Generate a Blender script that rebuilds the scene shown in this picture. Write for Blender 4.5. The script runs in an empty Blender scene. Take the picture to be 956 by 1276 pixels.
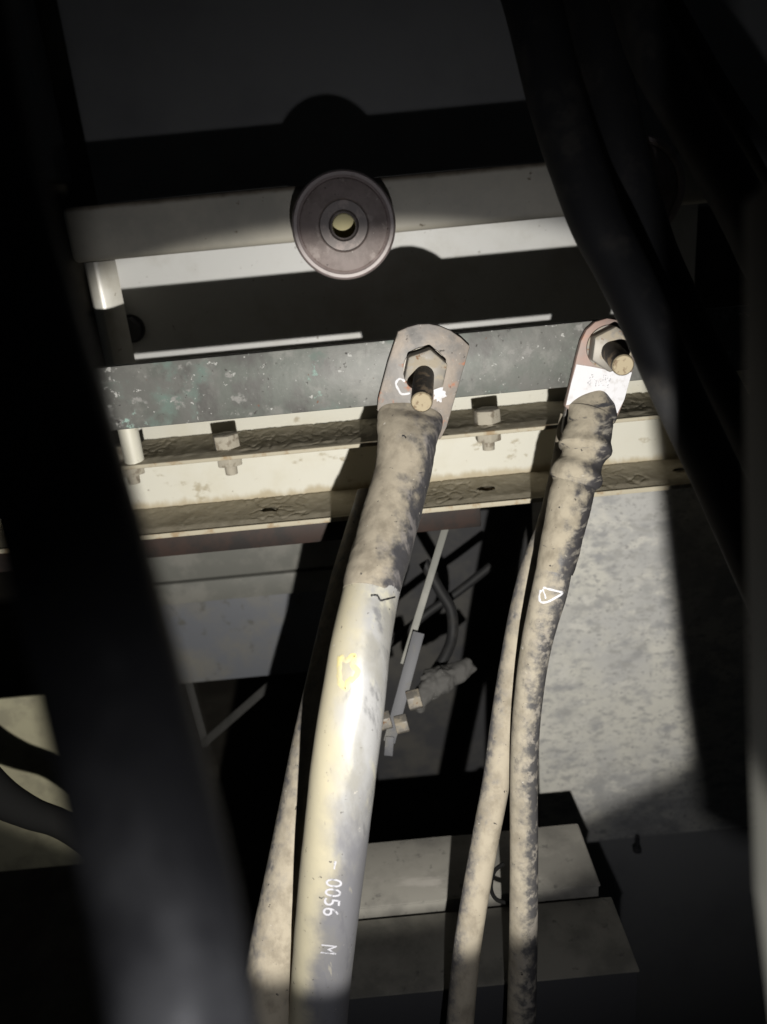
import bpy, bmesh, math, random
from mathutils import Vector, Matrix, noise
from mathutils.bvhtree import BVHTree

# ------------------------------------------------------------------ camera
scene = bpy.context.scene
COL = scene.collection
W_PX, H_PX, F_PX = 956.0, 1276.0, 958.0          # photograph size, focal length in its pixels
PITCH, ROLL = math.radians(20.0), math.radians(5.45)
CAM = Vector((0.0, 0.0, 1.2))
FWD = Vector((0, math.cos(PITCH), -math.sin(PITCH)))
UP0 = Vector((0, math.sin(PITCH), math.cos(PITCH)))
XA = Vector((1, 0, 0))
RIGHT = XA * math.cos(ROLL) - UP0 * math.sin(ROLL)
UP = XA * math.sin(ROLL) + UP0 * math.cos(ROLL)

cd = bpy.data.cameras.new('camera')
cam = bpy.data.objects.new('camera', cd)
COL.objects.link(cam)
m = Matrix((RIGHT, UP, -FWD)).transposed().to_4x4()
m.translation = CAM
cam.matrix_world = m
cd.sensor_fit = 'VERTICAL'
cd.sensor_height = 36.0
cd.sensor_width = 36.0
cd.lens = 36.0 * F_PX / H_PX
cd.clip_start = 0.01
cd.clip_end = 50
cd.dof.use_dof = True
cd.dof.focus_distance = 0.44
cd.dof.aperture_fstop = 7.5
scene.camera = cam

# ------------------------------------------------------------------ light: one hand torch below the phone
world = bpy.data.worlds.new('World')
scene.world = world
world.use_nodes = True
bg = world.node_tree.nodes['Background']
bg.inputs[0].default_value = (0.8, 0.9, 1.0, 1)
bg.inputs[1].default_value = 0.005

TORCH = CAM + RIGHT * 0.026 - UP * 0.12
TDIR = (RIGHT * -0.068 + UP * 0.112 + FWD).normalized()


def spot(name, watts, size, blend, radius, color):
    ld = bpy.data.lights.new(name, 'SPOT')
    ld.energy = watts
    ld.spot_size = math.radians(size)
    ld.spot_blend = blend
    ld.shadow_soft_size = radius
    ld.color = color
    o = bpy.data.objects.new(name, ld)
    COL.objects.link(o)
    o.location = TORCH
    o.rotation_euler = TDIR.to_track_quat('-Z', 'Y').to_euler()
    o.scale = (1.45, 0.965, 1.0)          # slightly oval reflector
    return o


spot('torch_beam', 15.0, 51.5, 0.16, 0.0022, (1.0, 0.965, 0.885))
spot('torch_spill', 2.1, 97.0, 0.9, 0.003, (0.97, 0.97, 1.0))

vs = scene.view_settings
vs.view_transform = 'Standard'
vs.look = 'None'
vs.exposure = 0.0
vs.gamma = 1.0
vs.use_curve_mapping = False
scene.cycles.max_bounces = 6

# ------------------------------------------------------------------ pixel -> place helpers


def ray(px, py):
    return (RIGHT * ((px - W_PX / 2) / F_PX) - UP * ((py - H_PX / 2) / F_PX) + FWD)


def P(px, py, d):
    return CAM + ray(px, py) * d


def H(px, py, Y):
    r = ray(px, py)
    return CAM + r * ((Y - CAM.y) / r.y)


def Yat(px, py, z):
    r = ray(px, py)
    return CAM.y + r.y * ((z - CAM.z) / r.z)


def Zp(px, py, z):
    r = ray(px, py)
    return CAM + r * ((z - CAM.z) / r.z)

# ------------------------------------------------------------------ materials


def rgba(c):
    return (c[0], c[1], c[2], 1.0)


def mat(name, base, rough=0.6, metal=0.0, layers=(), bump=None, uv=False, dust=None, spec=0.5, post=(), stain=None):
    """layers: (colour, scale, lo, hi, detail, (sx,sy,sz), roughness or None)
       dust:   (colour, direction, bias, noise scale, noise amount, softness)"""
    mt = bpy.data.materials.new(name)
    mt.use_nodes = True
    nt = mt.node_tree
    N, L = nt.nodes, nt.links
    b = N['Principled BSDF']
    b.inputs['Roughness'].default_value = rough
    b.inputs['Metallic'].default_value = metal
    b.inputs['Specular IOR Level'].default_value = spec
    tc = N.new('ShaderNodeTexCoord')
    co = tc.outputs['UV' if uv else 'Object']
    col = N.new('ShaderNodeRGB')
    col.outputs[0].default_value = rgba(base)
    cur = col.outputs[0]
    rv = N.new('ShaderNodeValue')
    rv.outputs[0].default_value = rough
    rcur = rv.outputs[0]

    def noise_fac(scale, detail, st, lo, hi, seed):
        mp = N.new('ShaderNodeMapping')
        mp.inputs['Scale'].default_value = st
        mp.inputs['Location'].default_value = (seed * 1.37, seed * 0.71, seed * 2.11)
        L.new(co, mp.inputs[0])
        nz = N.new('ShaderNodeTexNoise')
        nz.inputs['Scale'].default_value = scale
        nz.inputs['Detail'].default_value = detail
        nz.inputs['Roughness'].default_value = 0.62
        L.new(mp.outputs[0], nz.inputs['Vector'])
        mr = N.new('ShaderNodeMapRange')
        mr.interpolation_type = 'SMOOTHSTEP'
        mr.inputs['From Min'].default_value = lo
        mr.inputs['From Max'].default_value = hi
        L.new(nz.outputs['Fac'], mr.inputs['Value'])
        return nz.outputs['Fac'], mr.outputs[0]

    def mix(fac, c2, r2):
        nonlocal cur, rcur
        mx = N.new('ShaderNodeMix')
        mx.data_type = 'RGBA'
        L.new(fac, mx.inputs['Factor'])
        L.new(cur, mx.inputs['A'])
        mx.inputs['B'].default_value = rgba(c2)
        cur = mx.outputs['Result']
        if r2 is not None:
            mf = N.new('ShaderNodeMix')
            mf.data_type = 'FLOAT'
            L.new(fac, mf.inputs['Factor'])
            L.new(rcur, mf.inputs['A'])
            mf.inputs['B'].default_value = r2
            rcur = mf.outputs['Result']

    for i, l in enumerate(layers):
        c2, scale, lo, hi, detail, st, r2 = l
        _, f = noise_fac(scale, detail, st, lo, hi, i + 1 + len(name))
        mix(f, c2, r2)
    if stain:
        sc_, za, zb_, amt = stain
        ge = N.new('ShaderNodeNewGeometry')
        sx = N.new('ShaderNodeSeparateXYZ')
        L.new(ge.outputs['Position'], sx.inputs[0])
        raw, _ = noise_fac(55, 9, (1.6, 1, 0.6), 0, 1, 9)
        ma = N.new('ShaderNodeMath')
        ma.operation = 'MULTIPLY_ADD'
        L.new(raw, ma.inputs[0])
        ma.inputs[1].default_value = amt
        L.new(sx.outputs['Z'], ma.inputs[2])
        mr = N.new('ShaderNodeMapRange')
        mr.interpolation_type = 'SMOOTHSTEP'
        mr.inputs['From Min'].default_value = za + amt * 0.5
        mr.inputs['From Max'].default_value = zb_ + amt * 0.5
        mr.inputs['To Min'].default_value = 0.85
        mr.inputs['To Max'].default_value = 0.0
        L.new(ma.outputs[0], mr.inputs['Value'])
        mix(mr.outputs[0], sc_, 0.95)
    if dust:
        dc, direction, bias, ns, amt, soft = dust
        ge = N.new('ShaderNodeNewGeometry')
        dp = N.new('ShaderNodeVectorMath')
        dp.operation = 'DOT_PRODUCT'
        L.new(ge.outputs['Normal'], dp.inputs[0])
        dp.inputs[1].default_value = Vector(direction).normalized()
        raw, _ = noise_fac(ns, 8, (1, 1, 1), 0, 1, 5 + len(name))
        ma = N.new('ShaderNodeMath')
        ma.operation = 'MULTIPLY_ADD'
        L.new(raw, ma.inputs[0])
        ma.inputs[1].default_value = amt
        L.new(dp.outputs['Value'], ma.inputs[2])
        mr = N.new('ShaderNodeMapRange')
        mr.interpolation_type = 'SMOOTHSTEP'
        mr.inputs['From Min'].default_value = bias + amt * 0.5 - soft
        mr.inputs['From Max'].default_value = bias + amt * 0.5 + soft
        L.new(ma.outputs[0], mr.inputs['Value'])
        keep = cur
        mix(mr.outputs[0], dc, 0.95)
        _, fv = noise_fac(95, 9, (1, 1, 0.8), 0.42, 0.72, 3) if name != 'big_jacket' else noise_fac(40, 9, (1, 1, 0.5), 0.5, 1.0, 3)
        ml = N.new('ShaderNodeMath')
        ml.operation = 'MULTIPLY'
        L.new(fv, ml.inputs[0])
        L.new(mr.outputs[0], ml.inputs[1])
        mix(ml.outputs[0], (dc[0] * 0.62, dc[1] * 0.61, dc[2] * 0.60), None)
    for i, l in enumerate(post):
        c2, scale, lo, hi, detail, st, r2 = l
        _, f = noise_fac(scale, detail, st, lo, hi, 40 + i)
        mix(f, c2, r2)
    L.new(cur, b.inputs['Base Color'])
    L.new(rcur, b.inputs['Roughness'])
    if bump:
        bs, strength, dist = bump
        nz = N.new('ShaderNodeTexNoise')
        nz.inputs['Scale'].default_value = bs
        nz.inputs['Detail'].default_value = 8
        L.new(co, nz.inputs['Vector'])
        bp = N.new('ShaderNodeBump')
        bp.inputs['Strength'].default_value = strength
        bp.inputs['Distance'].default_value = dist
        L.new(nz.outputs['Fac'], bp.inputs['Height'])
        L.new(bp.outputs[0], b.inputs['Normal'])
    return mt


ONE = (1, 1, 1)
TAN = (0.40, 0.345, 0.255)
M = {}
M['white_paint'] = mat('white_paint', (0.60, 0.585, 0.515), 0.5, layers=[
    ((0.54, 0.51, 0.41), 14, 0.45, 0.75, 5, ONE, None),
    ((0.38, 0.34, 0.26), 60, 0.62, 0.72, 8, (1, 1, 1.6), 0.9),
    ((0.16, 0.12, 0.08), 170, 0.70, 0.76, 3, ONE, 0.9)], bump=(120, 0.15, 0.0005))
M['post_white'] = mat('post_white', (0.80, 0.78, 0.72), 0.28, layers=[
    ((0.68, 0.65, 0.57), 30, 0.45, 0.7, 6, ONE, None),
    ((0.3, 0.26, 0.2), 200, 0.68, 0.74, 4, ONE, 0.9)])
M['plate_white'] = mat('plate_white', (0.60, 0.60, 0.59), 0.45, layers=[
    ((0.50, 0.49, 0.46), 18, 0.45, 0.7, 6, ONE, None),
    ((0.22, 0.20, 0.17), 230, 0.68, 0.74, 4, ONE, 0.9)], bump=(150, 0.1, 0.0004))
M['beam_paint'] = mat('beam_paint', (0.50, 0.47, 0.40), 0.55, layers=[
    ((0.40, 0.38, 0.33), 22, 0.4, 0.7, 7, ONE, None),
    ((0.20, 0.17, 0.13), 130, 0.66, 0.74, 5, ONE, 0.9)],
    dust=((0.26, 0.22, 0.17), (0, -0.2, 1), 0.55, 60, 0.4, 0.25), bump=(150, 0.1, 0.0004))
M['panel_grey'] = mat('panel_grey', (0.27, 0.27, 0.27), 0.6, layers=[
    ((0.22, 0.22, 0.225), 7, 0.4, 0.7, 6, ONE, None)])
M['dust'] = mat('dust', (0.36, 0.325, 0.255), 0.98, layers=[
    ((0.28, 0.25, 0.19), 55, 0.42, 0.70, 8, ONE, None),
    ((0.42, 0.385, 0.31), 160, 0.55, 0.7, 6, ONE, None)], bump=(600, 0.25, 0.0004), spec=0.1)
M['edge_tan'] = mat('edge_tan', (0.42, 0.38, 0.29), 0.7, layers=[
    ((0.32, 0.24, 0.15), 90, 0.5, 0.66, 6, ONE, 0.9)])
M['bus_metal'] = mat('bus_metal', (0.098, 0.098, 0.092), 0.52, 0.1, layers=[
    ((0.078, 0.085, 0.076), 22, 0.42, 0.58, 8, ONE, None),
    ((0.132, 0.132, 0.123), 60, 0.50, 0.68, 10, (1, 1, 1), None),
    ((0.062, 0.060, 0.057), 34, 0.53, 0.66, 10, (1, 1, 0.7), None),
    ((0.105, 0.150, 0.132), 24, 0.55, 0.68, 10, ONE, 0.85),
    ((0.23, 0.33, 0.295), 30, 0.65, 0.69, 10, ONE, 0.9),
    ((0.20, 0.197, 0.19), 85, 0.59, 0.67, 10, (1, 1, 1.2), 0.9),
    ((0.34, 0.34, 0.33), 150, 0.64, 0.68, 8, (1, 1, 1.3), 0.9),
    ((0.32, 0.32, 0.31), 380, 0.64, 0.69, 5, ONE, 0.9),
    ((0.05, 0.047, 0.045), 220, 0.64, 0.71, 6, ONE, 0.9),
    ((0.13, 0.07, 0.05), 140, 0.70, 0.75, 3, ONE, 0.9)], bump=(260, 0.2, 0.0006))
M['lug_metal'] = mat('lug_metal', (0.155, 0.145, 0.138), 0.55, 0.15, layers=[
    ((0.23, 0.195, 0.165), 36, 0.42, 0.60, 9, ONE, None),
    ((0.10, 0.095, 0.092), 45, 0.54, 0.68, 10, ONE, None),
    ((0.33, 0.145, 0.085), 75, 0.575, 0.66, 12, ONE, 0.8),
    ((0.40, 0.38, 0.35), 420, 0.63, 0.70, 4, ONE, 0.9),
    ((0.06, 0.055, 0.05), 260, 0.64, 0.71, 5, ONE, 0.9)], bump=(300, 0.25, 0.0006))
M['lug_pink'] = mat('lug_pink', (0.24, 0.165, 0.14), 0.6, 0.1, layers=[
    ((0.20, 0.165, 0.15), 40, 0.42, 0.62, 7, ONE, None),
    ((0.33, 0.165, 0.11), 60, 0.60, 0.72, 8, ONE, None)], bump=(300, 0.12, 0.0004))
M['nut_steel'] = mat('nut_steel', (0.20, 0.185, 0.165), 0.55, 0.4, layers=[
    ((0.33, 0.29, 0.23), 120, 0.45, 0.6, 6, ONE, 0.9),
    ((0.20, 0.11, 0.06), 200, 0.60, 0.7, 6, ONE, 0.9)])
M['bolt_black'] = mat('bolt_black', (0.045, 0.040, 0.036), 0.4, 0.5, layers=[
    ((0.20, 0.155, 0.11), 150, 0.50, 0.64, 8, ONE, 0.8)])
M['bolt_tip'] = mat('bolt_tip', (0.27, 0.225, 0.15), 0.75, 0.1, layers=[
    ((0.14, 0.10, 0.06), 300, 0.52, 0.62, 6, ONE, None)])
M['dusty_bolt'] = mat('dusty_bolt', (0.36, 0.33, 0.27), 0.85, 0.0, layers=[
    ((0.20, 0.17, 0.13), 170, 0.5, 0.65, 6, ONE, None)], bump=(500, 0.4, 0.0005))
M['insulator'] = mat('insulator', (0.235, 0.19, 0.18), 0.55, layers=[
    ((0.17, 0.135, 0.125), 60, 0.42, 0.62, 9, ONE, None),
    ((0.32, 0.27, 0.255), 90, 0.56, 0.70, 9, ONE, None),
    ((0.42, 0.38, 0.36), 300, 0.66, 0.72, 4, ONE, None),
    ((0.07, 0.055, 0.05), 240, 0.67, 0.72, 4, ONE, None)], bump=(220, 0.2, 0.0005))
M['insulator_rim'] = mat('insulator_rim', (0.31, 0.26, 0.255), 0.4, layers=[
    ((0.20, 0.16, 0.155), 80, 0.5, 0.7, 6, ONE, None)])
M['insert'] = mat('insert', (0.15, 0.13, 0.125), 0.5, 0.3, layers=[
    ((0.22, 0.185, 0.175), 150, 0.5, 0.65, 6, ONE, None)])
M['bore'] = mat('bore', (0.42, 0.38, 0.22), 0.55, 0.5)
SPECK = ((0.05, 0.045, 0.04), 330, 0.68, 0.72, 3, ONE, 0.9)
PALE = ((0.46, 0.43, 0.38), 240, 0.69, 0.74, 5, ONE, 0.95)
M['big_jacket'] = mat('big_jacket', (0.29, 0.29, 0.295), 0.33, layers=[
    ((0.22, 0.215, 0.20), 40, 0.42, 0.62, 9, (1, 1, 0.4), None),
    ((0.36, 0.345, 0.28), 70, 0.54, 0.68, 10, (1, 1, 0.5), 0.8),
    ((0.16, 0.16, 0.165), 150, 0.56, 0.68, 9, (1, 1, 0.2), None)],
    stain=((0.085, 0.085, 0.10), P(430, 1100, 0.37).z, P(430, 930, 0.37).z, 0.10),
    dust=((0.37, 0.335, 0.24), (-1, -0.25, 0.25), 0.50, 36, 1.4, 0.42), bump=(260, 0.12, 0.0004), spec=0.8,
    post=[((0.20, 0.19, 0.17), 190, 0.65, 0.72, 7, (1, 1, 0.25), None), PALE, SPECK])
M['slim_jacket'] = mat('slim_jacket', (0.062, 0.060, 0.062), 0.5, layers=[
    ((0.22, 0.20, 0.175), 150, 0.48, 0.62, 9, ONE, 0.9)],
    dust=((0.32, 0.285, 0.225), (-0.85, -0.35, 0.30), 0.56, 170, 3.0, 0.65), bump=(300, 0.25, 0.0006), post=[PALE, SPECK])
M['slim_dusty'] = mat('slim_dusty', (0.10, 0.098, 0.105), 0.55, layers=[
    ((0.24, 0.22, 0.195), 150, 0.48, 0.60, 9, ONE, 0.9)],
    dust=((0.34, 0.30, 0.235), (0.55, -0.65, 0.4), 0.10, 140, 3.4, 0.75), bump=(300, 0.25, 0.0006), post=[PALE, SPECK])
M['sleeve'] = mat('sleeve', (0.046, 0.045, 0.050), 0.5, layers=[
    ((0.13, 0.12, 0.12), 150, 0.48, 0.62, 8, (1, 1, 0.4), 0.9)],
    dust=((0.29, 0.255, 0.20), (-0.75, -0.55, 0.42), 0.27, 110, 2.2, 0.42), bump=(240, 0.4, 0.0008),
    post=[((0.035, 0.035, 0.04), 120, 0.665, 0.70, 7, (0.5, 0.5, 1.6), 0.6), PALE, SPECK])
M['tape'] = mat('tape', (0.042, 0.040, 0.043), 0.5, layers=[
    ((0.18, 0.165, 0.145), 180, 0.52, 0.64, 8, (0.4, 0.4, 1.5), 0.9)],
    dust=((0.30, 0.265, 0.205), (-0.8, -0.35, 0.5), 0.42, 120, 2.6, 0.42), bump=(240, 0.45, 0.0009),
    post=[((0.04, 0.04, 0.045), 100, 0.60, 0.66, 8, (0.35, 0.35, 1.8), 0.6), PALE, SPECK])
M['black_rubber'] = mat('black_rubber', (0.017, 0.017, 0.018), 0.6, layers=[
    ((0.036, 0.033, 0.030), 45, 0.5, 0.7, 9, ONE, 0.75)], bump=(160, 0.2, 0.0006), spec=0.25)
M['near_rubber'] = mat('near_rubber', (0.022, 0.022, 0.024), 0.5, layers=[
    ((0.050, 0.050, 0.052), 60, 0.52, 0.68, 9, (1, 1, 0.3), 0.4),
    ((0.012, 0.012, 0.013), 90, 0.54, 0.68, 9, (1, 1, 0.2), 0.65)], bump=(45, 0.45, 0.003), spec=0.2)
M['matte_black'] = mat('matte_black', (0.008, 0.008, 0.008), 0.9, spec=0.05)
M['white_mark'] = mat('white_mark', (0.54, 0.54, 0.57), 0.8, layers=[
    ((0.46, 0.45, 0.46), 240, 0.5, 0.7, 5, ONE, None)], bump=(500, 0.3, 0.0003))
M['yellow_mark'] = mat('yellow_mark', (0.52, 0.46, 0.22), 0.8, layers=[
    ((0.40, 0.36, 0.24), 160, 0.45, 0.62, 8, ONE, None)])
M['print_white'] = mat('print_white', (0.40, 0.40, 0.44), 0.7, layers=[
    ((0.20, 0.20, 0.22), 300, 0.52, 0.62, 5, ONE, None)])
M['stamp'] = mat('stamp', (0.30, 0.30, 0.32), 0.8, layers=[
    ((0.60, 0.60, 0.63), 900, 0.46, 0.54, 2, ONE, None)])
M['mottled_sheet'] = mat('mottled_sheet', (0.66, 0.645, 0.59), 0.8, layers=[
    ((0.56, 0.555, 0.54), 9, 0.42, 0.58, 9, (1, 1, 1), None),
    ((0.40, 0.40, 0.40), 13, 0.47, 0.68, 15, (1.2, 1, 1.0), None),
    ((0.38, 0.38, 0.385), 38, 0.50, 0.66, 15, (0.75, 1, 1.35), None),
    ((0.72, 0.70, 0.64), 16, 0.53, 0.66, 13, (0.8, 1, 1.2), None),
    ((0.43, 0.425, 0.41), 95, 0.50, 0.66, 12, (0.7, 1, 1.3), None),
    ((0.68, 0.665, 0.62), 60, 0.54, 0.68, 12, (0.8, 1, 1.2), None),
    ((0.36, 0.355, 0.35), 260, 0.56, 0.68, 8, (0.8, 1, 1.2), None)], bump=(140, 0.12, 0.0006))
M['brown_steel'] = mat('brown_steel', (0.026, 0.013, 0.009), 0.65, layers=[
    ((0.011, 0.008, 0.007), 40, 0.4, 0.6, 6, ONE, None)])
M['rail_grey'] = mat('rail_grey', (0.155, 0.155, 0.14), 0.6, layers=[
    ((0.21, 0.205, 0.185), 30, 0.45, 0.65, 6, ONE, None)])
M['plate_blue'] = mat('plate_blue', (0.145, 0.152, 0.17), 0.55, layers=[
    ((0.19, 0.182, 0.16), 14, 0.42, 0.66, 9, ONE, None),
    ((0.11, 0.108, 0.10), 70, 0.58, 0.70, 8, ONE, None)])
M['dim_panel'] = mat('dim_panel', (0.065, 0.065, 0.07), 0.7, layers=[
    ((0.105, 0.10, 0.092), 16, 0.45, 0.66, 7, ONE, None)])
M['olive_plate'] = mat('olive_plate', (0.40, 0.375, 0.26), 0.7, layers=[
    ((0.30, 0.28, 0.20), 40, 0.45, 0.65, 7, ONE, None)])
M['box_dark'] = mat('box_dark', (0.19, 0.18, 0.155), 0.7, layers=[  # darker copy of box_grey: the weak spill light is put into the colour
    ((0.12, 0.115, 0.10), 24, 0.42, 0.64, 9, ONE, None),
    ((0.09, 0.085, 0.075), 120, 0.6, 0.7, 8, ONE, None)], bump=(160, 0.15, 0.0006))
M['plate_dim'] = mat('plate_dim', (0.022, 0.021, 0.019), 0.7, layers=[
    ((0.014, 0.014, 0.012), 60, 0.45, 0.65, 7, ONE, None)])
M['box_grey'] = mat('box_grey', (0.27, 0.258, 0.23), 0.65, layers=[
    ((0.18, 0.172, 0.155), 22, 0.42, 0.64, 9, ONE, None),
    ((0.13, 0.125, 0.115), 110, 0.60, 0.70, 8, ONE, None),
    ((0.36, 0.34, 0.31), 30, 0.6, 0.72, 6, (0.4, 1, 1), None)], bump=(160, 0.1, 0.0005))
M['dark_metal'] = mat('dark_metal', (0.07, 0.07, 0.075), 0.55, 0.3)
M['galvanised'] = mat('galvanised', (0.085, 0.086, 0.095), 0.6, 0.1, layers=[
    ((0.15, 0.145, 0.135), 60, 0.5, 0.65, 6, ONE, 0.8)])
M['cloth_grey'] = mat('cloth_grey', (0.095, 0.092, 0.088), 0.9, bump=(260, 0.4, 0.0008))
M['soil'] = mat('soil', (0.07, 0.062, 0.05), 1.0, layers=[
    ((0.11, 0.10, 0.08), 12, 0.4, 0.7, 8, ONE, None)], bump=(60, 0.5, 0.004))
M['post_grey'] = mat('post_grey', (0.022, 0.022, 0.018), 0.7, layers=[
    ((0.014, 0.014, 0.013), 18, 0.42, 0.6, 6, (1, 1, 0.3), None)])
M['rust_rim'] = mat('rust_rim', (0.16, 0.13, 0.10), 0.9, layers=[
    ((0.08, 0.05, 0.035), 110, 0.45, 0.6, 8, ONE, None)], bump=(200, 0.5, 0.001))

# ------------------------------------------------------------------ mesh helpers


def link(name, me, material, parent=None, smooth=False):
    o = bpy.data.objects.new(name, me)
    COL.objects.link(o)
    me.materials.append(M[material])
    if smooth:
        for p in me.polygons:
            p.use_smooth = True
    if parent is not None:
        o.parent = parent
        o.matrix_parent_inverse = parent.matrix_world.inverted()
    return o


def empty(name, loc=(0, 0, 0)):
    o = bpy.data.objects.new(name, None)
    o.empty_display_size = 0.01
    COL.objects.link(o)
    o.location = loc
    o.matrix_world = Matrix.Translation(Vector(loc))
    return o


def tag(o, label, cat, group=None):
    o['label'] = label
    o['category'] = cat
    if group:
        o['group'] = group
    return o


def struct(o):
    o['kind'] = 'structure'
    return o


def bm_mesh(name, bm):
    me = bpy.data.meshes.new(name)
    bmesh.ops.recalc_face_normals(bm, faces=bm.faces)
    bm.to_mesh(me)
    bm.free()
    return me


def autosmooth(me, deg=35):
    bm = bmesh.new()
    bm.from_mesh(me)
    for f in bm.faces:
        f.smooth = True
    for e in bm.edges:
        if len(e.link_faces) == 2 and e.calc_face_angle(0) > math.radians(deg):
            e.smooth = False
    bm.to_mesh(me)
    bm.free()


def box(name, x0, x1, y0, y1, z0, z1, material, parent=None, bevel=0.0008, seg=2, wob=0.0):
    bm = bmesh.new()
    vsx = [bm.verts.new((x, y, z)) for x in (x0, x1) for y in (y0, y1) for z in (z0, z1)]
    for f in ((0, 1, 3, 2), (4, 6, 7, 5), (0, 4, 5, 1), (2, 3, 7, 6), (0, 2, 6, 4), (1, 5, 7, 3)):
        bm.faces.new([vsx[i] for i in f])
    if bevel:
        bmesh.ops.bevel(bm, geom=list(bm.edges), offset=bevel, segments=seg, affect='EDGES', profile=0.5)
    me = bm_mesh(name, bm)
    autosmooth(me)
    return link(name, me, material, parent)


def prism(name, pts, direction, material, parent=None, bevel=0.0005, seg=2):
    """closed polygon of 3D points extruded along a vector"""
    bm = bmesh.new()
    d = Vector(direction)
    a = [bm.verts.new(p) for p in pts]
    b = [bm.verts.new(Vector(p) + d) for p in pts]
    bm.faces.new(a)
    bm.faces.new(list(reversed(b)))
    n = len(pts)
    for i in range(n):
        bm.faces.new((a[i], b[i], b[(i + 1) % n], a[(i + 1) % n]))
    bmesh.ops.recalc_face_normals(bm, faces=bm.faces)
    if bevel:
        bmesh.ops.bevel(bm, geom=list(bm.edges), offset=bevel, segments=seg, affect='EDGES', profile=0.5)
    me = bm_mesh(name, bm)
    autosmooth(me)
    return link(name, me, material, parent)


def catmull(vals, n):
    """resample a list of tuples of floats"""
    out = []
    k = len(vals)
    for s in range(n + 1):
        t = s / n * (k - 1)
        i = min(int(t), k - 2)
        f = t - i
        p0 = vals[max(i - 1, 0)]
        p1 = vals[i]
        p2 = vals[i + 1]
        p3 = vals[min(i + 2, k - 1)]
        out.append(tuple(0.5 * (2 * b + (c - a) * f + (2 * a - 5 * b + 4 * c - d) * f * f + (3 * b - a - 3 * c + d) * f ** 3)
                         for a, b, c, d in zip(p0, p1, p2, p3)))
    return out


def loft(name, stations, n, material, parent=None, ring=40, wob=None, cap=True, thick=None):
    """stations: (x,y,z, half width across the view, half depth); elliptical tube"""
    st = catmull(stations, n)
    bm = bmesh.new()
    uvl = bm.loops.layers.uv.new('UVMap')
    rings = []
    length = 0.0
    vlen = []
    cs = [Vector(s[:3]) for s in st]
    for i, s in enumerate(st):
        c = cs[i]
        t = (cs[min(i + 1, n)] - cs[max(i - 1, 0)]).normalized()
        view = (c - CAM).normalized()
        side = t.cross(view)
        if side.length < 1e-5:
            side = Vector((1, 0, 0))
        side.normalize()
        nor = side.cross(t).normalized()
        if i:
            length += (c - cs[i - 1]).length
        vlen.append(length)
        rg = []
        for k in range(ring):
            a = 2 * math.pi * k / ring
            off = side * (math.cos(a) * s[3]) + nor * (math.sin(a) * s[4])
            if wob:
                off *= 1.0 + wob(a, length, c + off)
            rg.append(bm.verts.new(c + off))
        rings.append(rg)
    for i in range(n):
        for k in range(ring):
            k2 = (k + 1) % ring
            f = bm.faces.new((rings[i][k], rings[i][k2], rings[i + 1][k2], rings[i + 1][k]))
            us = (k / ring, (k + 1) / ring, (k + 1) / ring, k / ring)
            vv = (vlen[i], vlen[i], vlen[i + 1], vlen[i + 1])
            for l, u, v in zip(f.loops, us, vv):
                l[uvl].uv = (u, v * 10)
    if cap:
        bm.faces.new(rings[0])
        bm.faces.new(list(reversed(rings[-1])))
    me = bm_mesh(name, bm)
    autosmooth(me, 50)
    return link(name, me, material, parent)


def lathe(name, profile, origin, axis, material, parent=None, ring=64, deg=30):
    """profile: (distance along axis, radius)"""
    ax = Vector(axis).normalized()
    u = ax.cross(Vector((0, 0, 1)))
    if u.length < 1e-4:
        u = Vector((1, 0, 0))
    u.normalize()
    v = ax.cross(u)
    o = Vector(origin)
    bm = bmesh.new()
    rs = []
    for (h, r) in profile:
        if r <= 1e-6:
            rs.append([bm.verts.new(o + ax * h)])
        else:
            rs.append([bm.verts.new(o + ax * h + (u * math.cos(2 * math.pi * k / ring) + v * math.sin(2 * math.pi * k / ring)) * r)
                       for k in range(ring)])
    for a, b in zip(rs, rs[1:]):
        for k in range(ring):
            k2 = (k + 1) % ring
            if len(a) == 1 and len(b) == 1:
                continue
            if len(a) == 1:
                bm.faces.new((a[0], b[k], b[k2]))
            elif len(b) == 1:
                bm.faces.new((a[k], a[k2], b[0]))
            else:
                bm.faces.new((a[k], b[k], b[k2], a[k2]))
    me = bm_mesh(name, bm)
    autosmooth(me, deg)
    return link(name, me, material, parent)


def hexnut(name, origin, axis, across, height, material, parent=None, spin=0.0, chamfer=0.18):
    """hexagonal head or nut with chamfered corners"""
    ax = Vector(axis).normalized()
    u = ax.cross(Vector((0, 0, 1)))
    if u.length < 1e-4:
        u = Vector((1, 0, 0))
    u.normalize()
    v = ax.cross(u)
    o = Vector(origin)
    R = across / 2 / math.cos(math.pi / 6)
    bm = bmesh.new()

    def rg(h, r):
        return [bm.verts.new(o + ax * h + (u * math.cos(spin + k * math.pi / 3) + v * math.sin(spin + k * math.pi / 3)) * r) for k in range(6)]
    r0 = rg(0, R)
    r1 = rg(height, R)
    bm.faces.new(r0)
    bm.faces.new(list(reversed(r1)))
    for k in range(6):
        bm.faces.new((r0[k], r0[(k + 1) % 6], r1[(k + 1) % 6], r1[k]))
    bmesh.ops.recalc_face_normals(bm, faces=bm.faces)
    bmesh.ops.bevel(bm, geom=list(bm.edges), offset=across * 0.05, segments=2, affect='EDGES', profile=0.5)
    me = bm_mesh(name, bm)
    autosmooth(me, 40)
    return link(name, me, material, parent)


def threaded(name, origin, axis, r, length, pitch, material, parent=None):
    prof = [(0, 0.0), (0, r)]
    nturn = int(length / pitch)
    for i in range(nturn):
        prof += [(pitch * (i + 0.15), r), (pitch * (i + 0.5), r * 0.86), (pitch * (i + 0.85), r)]
    prof += [(length, r * 0.97)]
    return lathe(name, prof, origin, axis, material, parent, ring=32, deg=20)


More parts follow.
